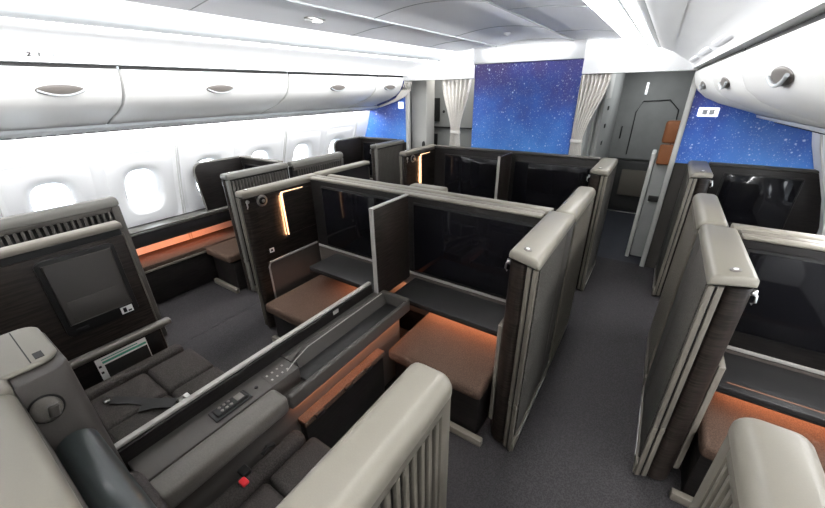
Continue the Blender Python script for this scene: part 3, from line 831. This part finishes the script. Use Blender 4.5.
# seat-back walls and the lamp wing between the near seats (bottom left of the picture)
t = thing('seat_back_wall', 'light grey back wall with rounded cap and ribbon seam behind the near centre seats', 'partition', (-1.47, -.1, 0))
B().box(-2.485, -.455, -.12, -.035, .02, H-.05, .01).build('wall_body', M['rib'], t)
c = B(); c.prism(rrect(-.135, -.022, H-.049, H, .035, 5, (1, 1, 0, 0)), 'x', -2.485, -1.605, .004, 3)
c.prism(rrect(-.135, -.022, H-.049, H, .035, 5, (1, 1, 0, 0)), 'x', -1.275, -.455, .004, 3); c.build('top_cap', M['cap'], t)
B().box(-1.27, -.46, -.034, -.020, .95, H-.052, .005).build('cap_skirt', M['leather'], t)
t = thing('lamp_wing', 'grey wing with recessed reading lamp standing between the two near seats', 'partition', (-1.44, 0, .5))
B().prism(rrect(-1.60, -1.28, -.02, .10, .05, 8, (1, 1, 0, 0)), 'z', .75, H-.006, .01).build('wing_body', M['cons'], t)
c = B(); c.prism(rrect(-1.604, -1.33, -.135, .094, .05, 8, (1, 1, 0, 0)), 'z', H-.005, H+.012, .008, 3)
c.box(-1.603, -1.277, -.135, -.021, H-.05, H+.008, .012, 3); c.build('wing_cap', M['cap'], t)
c = B(); c.box(-1.39, -1.35, .045, .065, H+.012, H+.0135, .0); c.build('cap_slot', M['black'], t)
c = B(); c.box(-1.59, -1.34, .032, .035, H+.011, H+.0128); c.build('cap_seam', M['dark'], t)
c = B(); c.disc((-1.282, .012, 1.19), .046, .012, 'x', 30, .003, (.85, 1.)); c.build('lamp_recess', M['dark'], t)
c = B(); c.ball((-1.276, .012, 1.19), (.012, .034, .042), 18, 12); c.build('lamp_bowl', M['leather'], t)
c = B(); c.tube([(-1.264, .026, 1.20), (-1.260, .020, 1.17)], .012, 12); c.build('reading_lamp', M['metal'], t)
t = thing('headrest', 'glossy dark rolled headrest at the bottom left picture edge', 'headrest', (-.87, .03, 1.0))
c = B(); c.tube([(-1.262, .028, 1.035), (-1.255, .028, 1.035), (-.47, .028, 1.035), (-.465, .028, 1.035)], .050, 28); c.build('headrest_roll', M['lg'], t)
c = B(); c.box(-1.24, -.49, -.018, .04, .93, .984, .02, 3); c.build('headrest_base', M['fab'], t)

# ---- window suites, second row
front_partition(AWR, 1, 1.72, 2.45, 'light grey capped front partition of the near right window suite')
monitor_wall(AWR+.168, 1.36, 2.35, 'dark cross partition with screen in the near right window suite')
tv(.50, 1.33, 2.348, .74, 1.235, 'large black screen at the right picture edge')
shelf(.50, 1.33, 1.99, 2.335, .60, 'grey table under the screen at the right picture edge')
ottoman(.50, 1.30, 1.70, 2.32, 'orange-lit ottoman of the near right window suite', .45, (.47, 1.3))
shell(AWR, 1, .2, .93, 'light grey ribbed seat shell at the bottom right corner')
front_partition(AWL, -.75, 1.76, 2.47, 'ribbed dark grey front partition of the near left window suite', 'W')
sh = shell(AWL, -.75, .0, .90, 'dark ribbed seat shell of the near left window suite, behind the mirror panel', 'ribd', 'capm')

def side_wing(t, x0, x1, y0, y1, z0=.775, zt=1.30):
    # rounded wing panel on the window side of a screen partition
    pts = [(y1, z0), (y1, zt)]+[(y0+.085+.085*math.cos(a), zt-.085+.085*math.sin(a)) for a in [PI/2+PI/2*k/8 for k in range(9)]]+[(y0+.03, z0)]
    B().prism(pts, 'x', x0, x1, .004).build('side_wing', M['lamb'], t)
    e = B(); xm = (x0+x1)/2
    e.tube([(xm, y1-.01, zt)]+[(xm, p[0], p[1]) for p in pts[2:]], .013, 8); e.build('wing_edge', M['capm'], t)
mw_ = monitor_wall(-4.155, -3.43, 2.445, 'dark cross partition with rounded window-side wing in the near left window suite', 'capm', .06, 1.31)
side_wing(mw_, -4.155, -4.125, 1.87, 2.43)
tv(-4.08, -3.47, 2.443, .68, 1.23, 'black screen in the near left window suite')
# sideboard under the windows
def sideboard(xw, s, y0, y1, label):
    t = thing('sideboard', label, 'sideboard', (xw, (y0+y1)/2, 0), 'sideboards under the windows')
    B(xw, -s).box(.0, .26, y0, y1, .60, .755, .01).build('top_body', M['dark'], t)
    B(xw, -s).box(.12, .27, y0, y1, .756, .772, .006).build('top_ledge', M['capm'], t)
    B(xw, -s).box(.262, .272, y0, y1, .735, .755, .004).build('edge_trim', M['metal'], t)
    B(xw, -s).box(.02, .40, y0, y1, .40, .45, .01).build('lit_bench', M['fabo'], t)
    B(xw, -s).box(.395, .41, y0, y1, .385, .405, .003).build('bench_edge', M['capt'], t)
    B(xw, -s).box(.02, .38, y0, y1, .02, .399, .004).build('lower_panel', M['lamb'], t)
    return t
sideboard(-4.34, -1, .92, 2.42, 'grey sideboard with orange-lit side under the near left windows')
ottoman(-3.92, -3.46, 1.66, 2.42, 'orange-lit ottoman in the near left window suite')

# ---- first row (against the starry bulkhead)
front_partition(AR, -1, 3.67, 4.44, 'front partition of the centre suite by the doorway, left edge of the right aisle')
front_partition(AL, KL, 3.67, 4.44, 'front partition with warm glow left of the bulkhead screens', lampside=True, capmat='capt')
monitor_wall(XL2, XR2, 4.36, 'dark cross partition with two screens below the blue starry wall', 'ribd')
tv(-2.40, -1.52, 4.358, .66, 1.20, 'left black screen below the large starry wall')
tv(-1.42, -.52, 4.358, .66, 1.20, 'right black screen below the large starry wall')
t = thing('privacy_divider', 'narrow grey privacy divider between the two screens below the starry wall', 'divider', (CX, 4.1, .6))
B().box(-1.482, -1.458, 3.95, 4.34, .001, H-.012, .004).build('divider_panel', M['lam'], t)
B().box(-1.486, -1.454, 3.935, 3.949, .60, H, .005).build('front_edge', M['trim'], t)
shell(AR, -1, 2.265, 3.0, 'light grey seat shell beyond the near screens, beside the right aisle')
shell(AL, KL, 2.265, 3.0, 'narrow grey-topped seat shell beyond the near screens, beside the left aisle')
t = thing('seat_back_wall', 'light grey seat-back rail directly behind the near screens partition', 'partition', (-1.47, 2.30, 0))
B().box(-2.475, -.465, 2.255, 2.30, .02, H-.05, .004).build('wall_body', M['rib'], t)
c = B(); c.prism(rrect(2.25, 2.315, H-.049, H, .02, 5, (1, 1, 0, 0)), 'x', -2.475, -.465, .004, 3); c.build('top_cap', M['cap'], t)
t = thing('lamp_wing', 'small grey capped wing rising between the two front centre seats', 'partition', (-1.45, 2.38, .5))
B().box(-1.60, -1.30, 2.318, 2.41, .001, H-.05, .02, 3).build('wing_body', M['cons'], t)
B().box(-1.605, -1.295, 2.317, 2.418, H-.049, H+.004, .016, 3).build('wing_cap', M['cap'], t)
front_partition(AWR, 1, 3.97, 4.68, 'grey front partition of the far right window suite, beside the doorway')
monitor_wall(AWR+.168, 1.42, 4.60, 'dark cross partition of the far right window suite below the starry wall', 'ribd')
tv(.60, 1.17, 4.598, .72, 1.22, 'glossy black screen below the right starry wall')
shell(AWR, 1, 2.50, 3.22, 'light grey seat shell in the middle of the right-hand suites')
t = thing('seat_back_wall', 'light grey seat-back rail of the far right window suite', 'partition', (.9, 2.5, 0))
B().box(.442, 1.36, 2.47, 2.54, .02, H-.05, .004).build('wall_body', M['rib'], t)
c = B(); c.prism(rrect(2.462, 2.55, H-.049, H, .02, 5, (1, 1, 0, 0)), 'x', .442, 1.34, .004, 3); c.build('top_cap', M['cap'], t)
front_partition(AWL, -.75, 3.98, 4.68, 'ribbed grey front partition of the far left window suite below the blue wall', 'W')
shell(AWL, -.75, 2.52, 3.32, 'ribbed dark seat shell between the two left window suites', 'ribd', 'capm')
mw_ = monitor_wall(-4.155, -3.43, 4.60, 'dark cross partition with rounded window-side wing below the left blue wall', 'capm', .06, 1.31)
side_wing(mw_, -4.155, -4.125, 3.99, 4.585)
tv(-4.08, -3.47, 4.598, .68, 1.23, 'black screen in the far left window suite')
sideboard(-4.34, -1, 3.0, 4.55, 'grey sideboard under the far left windows, behind the ribbed shell')

# fixed warm lamps
area('amber_r', (-.85, 1.95, .55), (math.radians(-25), 0, 0), .75, .22, 9, (1, .42, .22))
area('amber_r2', (-1.228, 1.2, .548), (0, math.radians(12), 0), .02, .95, 1.8, (1, .36, .16))
area('amber_l', (-1.75, 2.05, .555), (math.radians(-25), 0, 0), .5, .12, 8, (1, .42, .22))
area('amber_w', (.95, 2.14, .555), (math.radians(-25), 0, 0), .75, .22, 9, (1, .42, .22))
area('amber_wl', (-4.10, 1.5, .595), (0, math.radians(25), 0), .03, 1.0, 4, (1, .28, .11))
# daylight: bright overcast sky outside the windows
w = bpy.data.worlds.new('World'); scene.world = w; w.use_nodes = True
w.node_tree.nodes['Background'].inputs[0].default_value = (.92, .96, 1, 1)
w.node_tree.nodes['Background'].inputs[1].default_value = 14.
area('galley_area', (-2.7, 5.2, 2.38), (math.radians(14), 0, 0), .9, .2, 9, (1, .97, .92))
area('vestibule_area', (-.2, 6.0, 2.35), (0, 0, 0), .5, 1.2, 17, (.95, .98, 1))

# ------------------------------------------------------------------ camera
R0 = Vector((0.830199258992123, 0.5572772208584093, -0.014535799986845954))
R1 = Vector((0.22475358320925154, -0.3584588523650375, -0.9060866834888053))
R2 = Vector((-0.5101519550129471, 0.7489655200831797, -0.4228423258414419))
cam = bpy.data.cameras.new('Camera'); co = bpy.data.objects.new('Camera', cam); col.objects.link(co)
m = Matrix(((R0.x, -R1.x, -R2.x, 0), (R0.y, -R1.y, -R2.y, 0), (R0.z, -R1.z, -R2.z, 2.0), (0, 0, 0, 1)))
co.matrix_world = m
cam.sensor_width = 36; cam.lens = 36*351.9/825; cam.clip_start = .02; cam.clip_end = 200
scene.camera = co
for o in bpy.data.objects:
    if '_o' in o: del o['_o']
vs = scene.view_settings; scene.display_settings.display_device = 'sRGB'
vs.view_transform = 'Standard'; vs.look = 'None'; vs.gamma = 1; vs.use_curve_mapping = False; vs.exposure = 0.
scene.cycles.max_bounces = 8; scene.cycles.diffuse_bounces = 5
